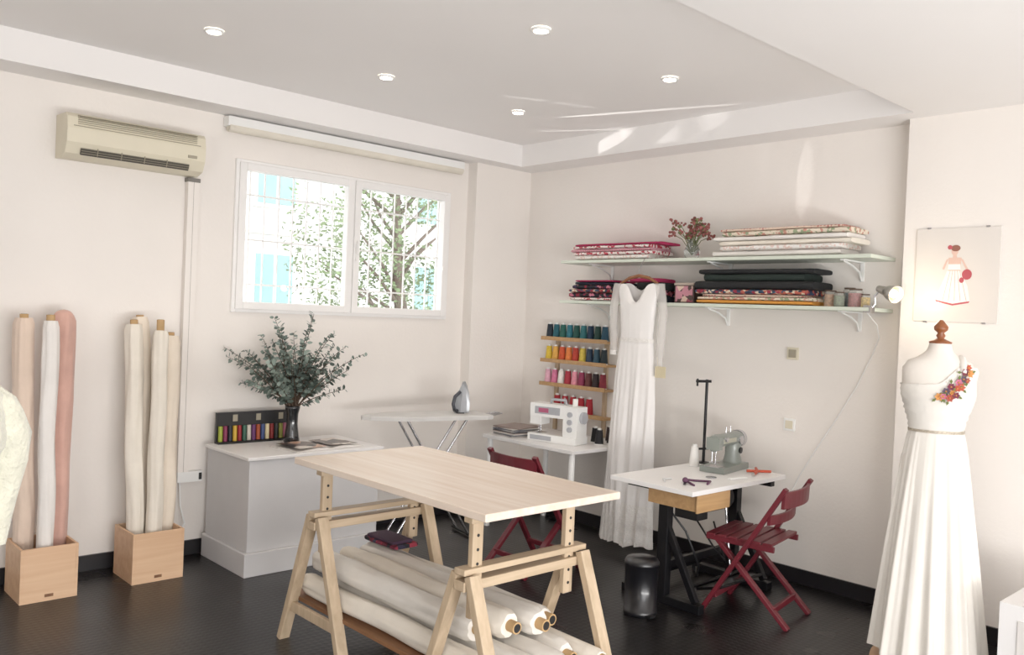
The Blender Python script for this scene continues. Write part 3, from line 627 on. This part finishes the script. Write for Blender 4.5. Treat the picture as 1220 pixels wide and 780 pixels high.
poly([(-.03,.02),(.03,.02),(.035,.09),(-.03,.09)],skinP,.0004); poly([(-.032,.025),(.032,.025),(.03,.055),(-.03,.055)],whP,.0006)
poly([(-.01,.09),(.012,.09),(.01,.11),(-.008,.11)],skinP,.0004); P2(0,.125,.018,.024,skinP,.0006); P2(.004,.14,.024,.017,hair,.0008); P2(-.025,.145,.012,.012,redP,.001)
poly([(.03,.085),(.042,.08),(.075,.02),(.065,.015)],skinP,.0006); poly([(-.03,.085),(-.04,.08),(-.06,.03),(-.05,.025)],skinP,.0006); P2(.065,.0,.025,.028,redP,.001); P2(.04,-.03,.012,.015,redP,.001)
for k in range(5): poly([(-.02+k*.012,.02),(-.018+k*.012,.02),(-.05+k*.03,-.14),(-.053+k*.03,-.14)],ln,.0005)
for yy,zz_ in ((-3.2,2.037),(-3.48,2.037),(-3.2,1.558),(-3.48,1.558)): m.box((-.131,yy-.008,zz_-.004),(-.121,yy+.008,zz_+.004),chrome)
m.done('fashion_sketch_picture')
for (y,z) in ((-2.405,1.343),(-2.405,.92)):
    m=MB(); m.box((-.012,y-.036,z-.036),(-.0,y+.036,z+.036),cream if z>1 else whitepl); m.box((-.015,y-.024,z-.024),(-.012,y+.024,z+.024),creamd if z>1 else cream); m.done('wall_switch',bevel=.003)
# clip lamp
m=MB(); hd=Vector((-.30,-3.08,1.70)); dr=Vector((-.40,-.88,-.25)).normalized(); shade=M('lamp_shade_silver','#a8a39c',.35,metal=.5)
m.box((-.3,-2.982,1.592),(-.25,-2.95,1.599),chrome); m.box((-.3,-2.982,1.621),(-.25,-2.95,1.63),chrome); m.box((-.3,-2.99,1.592),(-.25,-2.982,1.63),chrome)
m.tube([(-.275,-2.988,1.62),(-.27,-3.0,1.64),(-.275,-3.0,1.68),hd-dr*.06],.006,chrome)
oA=dr.orthogonal().normalized(); oB=dr.cross(oA).normalized()
m.cyl(hd-dr*.075,hd-dr*.02,.018,shade,r1=.024); m.loft([[hd+dr*a_+(oA*math.cos(2*PI*q/24)+oB*math.sin(2*PI*q/24))*r_ for q in range(24)] for a_,r_ in ((-.02,.024),(.0,.034),(.03,.042),(.055,.045),(.053,.042),(.03,.039),(.0,.031),(-.018,.02))],shade,False,True)
bl=M('warm_bulb','#ffdca0',.5,emis=8); m.ball(hd+dr*.035,.022,bl); m.done('clip_spot_lamp')
l=bpy.data.lights.new('clip_lamp','POINT'); l.energy=2.0; l.color=(1,.8,.55); l.shadow_soft_size=.03; o=bpy.data.objects.new('clip_lamp_light',l); o.location=hd+dr*.1; bpy.context.scene.collection.objects.link(o)
m=MB(); cp=[(-.27,-2.96,1.59),(-.10,-2.94,1.53),(-.02,-2.92,1.46),(-.008,-2.88,1.36),(-.006,-2.80,1.18),(-.006,-2.70,1.0),(-.006,-2.58,.8),(-.006,-2.48,.62),(-.006,-2.42,.48)]
m.tube(cp,.003,whitepl,6); m.done('lamp_cable')
m=MB(); m.box((-.85,-4.25,0),(-.42,-3.83,.42),white); m.box((-.855,-4.1,.2),(-.85,-3.9,.36),pageM); m.box((-.858,-4.04,.25),(-.855,-3.96,.33),M('label_dark','#6a6058')); m.done('white_display_box',bevel=.004)
# ------------------------------------------------------------------ lights
def area(name,loc,target,sx,sy,e,col):
    l=bpy.data.lights.new(name,'AREA'); l.shape='RECTANGLE'; l.size=sx; l.size_y=sy; l.energy=e; l.color=col
    o=bpy.data.objects.new(name,l); o.location=loc; o.rotation_euler=(Vector(target)-Vector(loc)).to_track_quat('-Z','Y').to_euler(); bpy.context.scene.collection.objects.link(o)
area('shopfront_daylight',(-3.2,-7.1,1.4),(-2.2,0,1.9),4.5,2.0,125,(.98,.985,1))
area('ceiling_fill_uplight',(-3.0,-6.6,.25),(-1.8,-2.0,2.8),4.5,.45,135,(1,.985,.97))  # unseen up-light added inside the room to brighten the ceiling
area('side_area_light',(-6.5,-4.2,1.2),(-1,-1.5,2.3),2.2,1.8,44,(1,.98,.96))  # unseen area light in front of the closed side wall, no door there
def glint(origin,p0,p1,width,e):
    o0=Vector(origin); a=Vector(p0)-o0; b=Vector(p1)-o0; dr=(a.normalized()+b.normalized()).normalized()
    half=a.angle(b)/2; xa=(b.normalized()-a.normalized()); xa=(xa-dr*xa.dot(dr)).normalized(); za=-dr; ya=za.cross(xa)
    dist=(a.length+b.length)/2; wy=(width/2)/dist/math.tan(half)
    l=bpy.data.lights.new('sun_glint','SPOT'); l.energy=e; l.spot_size=2*half; l.spot_blend=.5; l.shadow_soft_size=.004; l.color=(1,.97,.94)
    o=bpy.data.objects.new('sun_glint',l); bpy.context.scene.collection.objects.link(o)
    R=Matrix((xa,ya,za)).transposed().to_4x4(); o.matrix_world=Matrix.Translation(o0)@R@Matrix.Diagonal((1,wy,1,1))
og=(-1.2,.55,1.42); oh=(-1.15,.3,2.2)
glint(oh,(0,-2.43,2.62),(0,-2.41,2.12),.045,130)
glint(oh,(0,-2.12,2.62),(0,-2.14,2.35),.04,60)
glint(og,(-.77,-1.04,CH),(-.3,-2.4,CH),.06,260)
glint((-1.15,.5,1.35),(-.6,-.6,CH),(-.25,-1.25,2.68),.07,170)
glint((-1.1,.5,1.35),(-.25,-.85,2.64),(-.25,-1.35,2.76),.07,260)
glint((-1.1,.5,1.35),(-.25,-1.4,2.70),(-.25,-2.1,2.74),.09,200)
glint((-1.3,.5,1.4),(-1.4,-1.2,CH),(-.7,-1.5,CH),.05,50)
w=bpy.data.worlds.new('world'); bpy.context.scene.world=w; w.use_nodes=True
bg=w.node_tree.nodes['Background']; bg.inputs[0].default_value=(.94,.97,1,1); bg.inputs[1].default_value=4.3
# ------------------------------------------------------------------ camera
cam=bpy.data.cameras.new('camera'); co=bpy.data.objects.new('camera',cam); bpy.context.scene.collection.objects.link(co)
cam.sensor_width=36; cam.lens=1024/1220*36; cam.clip_start=.05
F=Vector((.6845,.729,0)).normalized(); Rr=Vector((.729,-.6845,0)).normalized(); Z=Vector((0,0,1)); p=math.atan(15/1024); ro=math.radians(2.48)
f3=F*math.cos(p)-Z*math.sin(p); u3=F*math.sin(p)+Z*math.cos(p)
cr=Rr*math.cos(ro)+u3*math.sin(ro); cu=-Rr*math.sin(ro)+u3*math.cos(ro)
co.matrix_world=Matrix.Translation((-4.72,-4.98,1.5))@Matrix((cr,cu,-f3)).transposed().to_4x4()
bpy.context.scene.camera=co
vs=bpy.context.scene.view_settings; vs.view_transform='Standard'; vs.exposure=0.0; vs.gamma=1.08
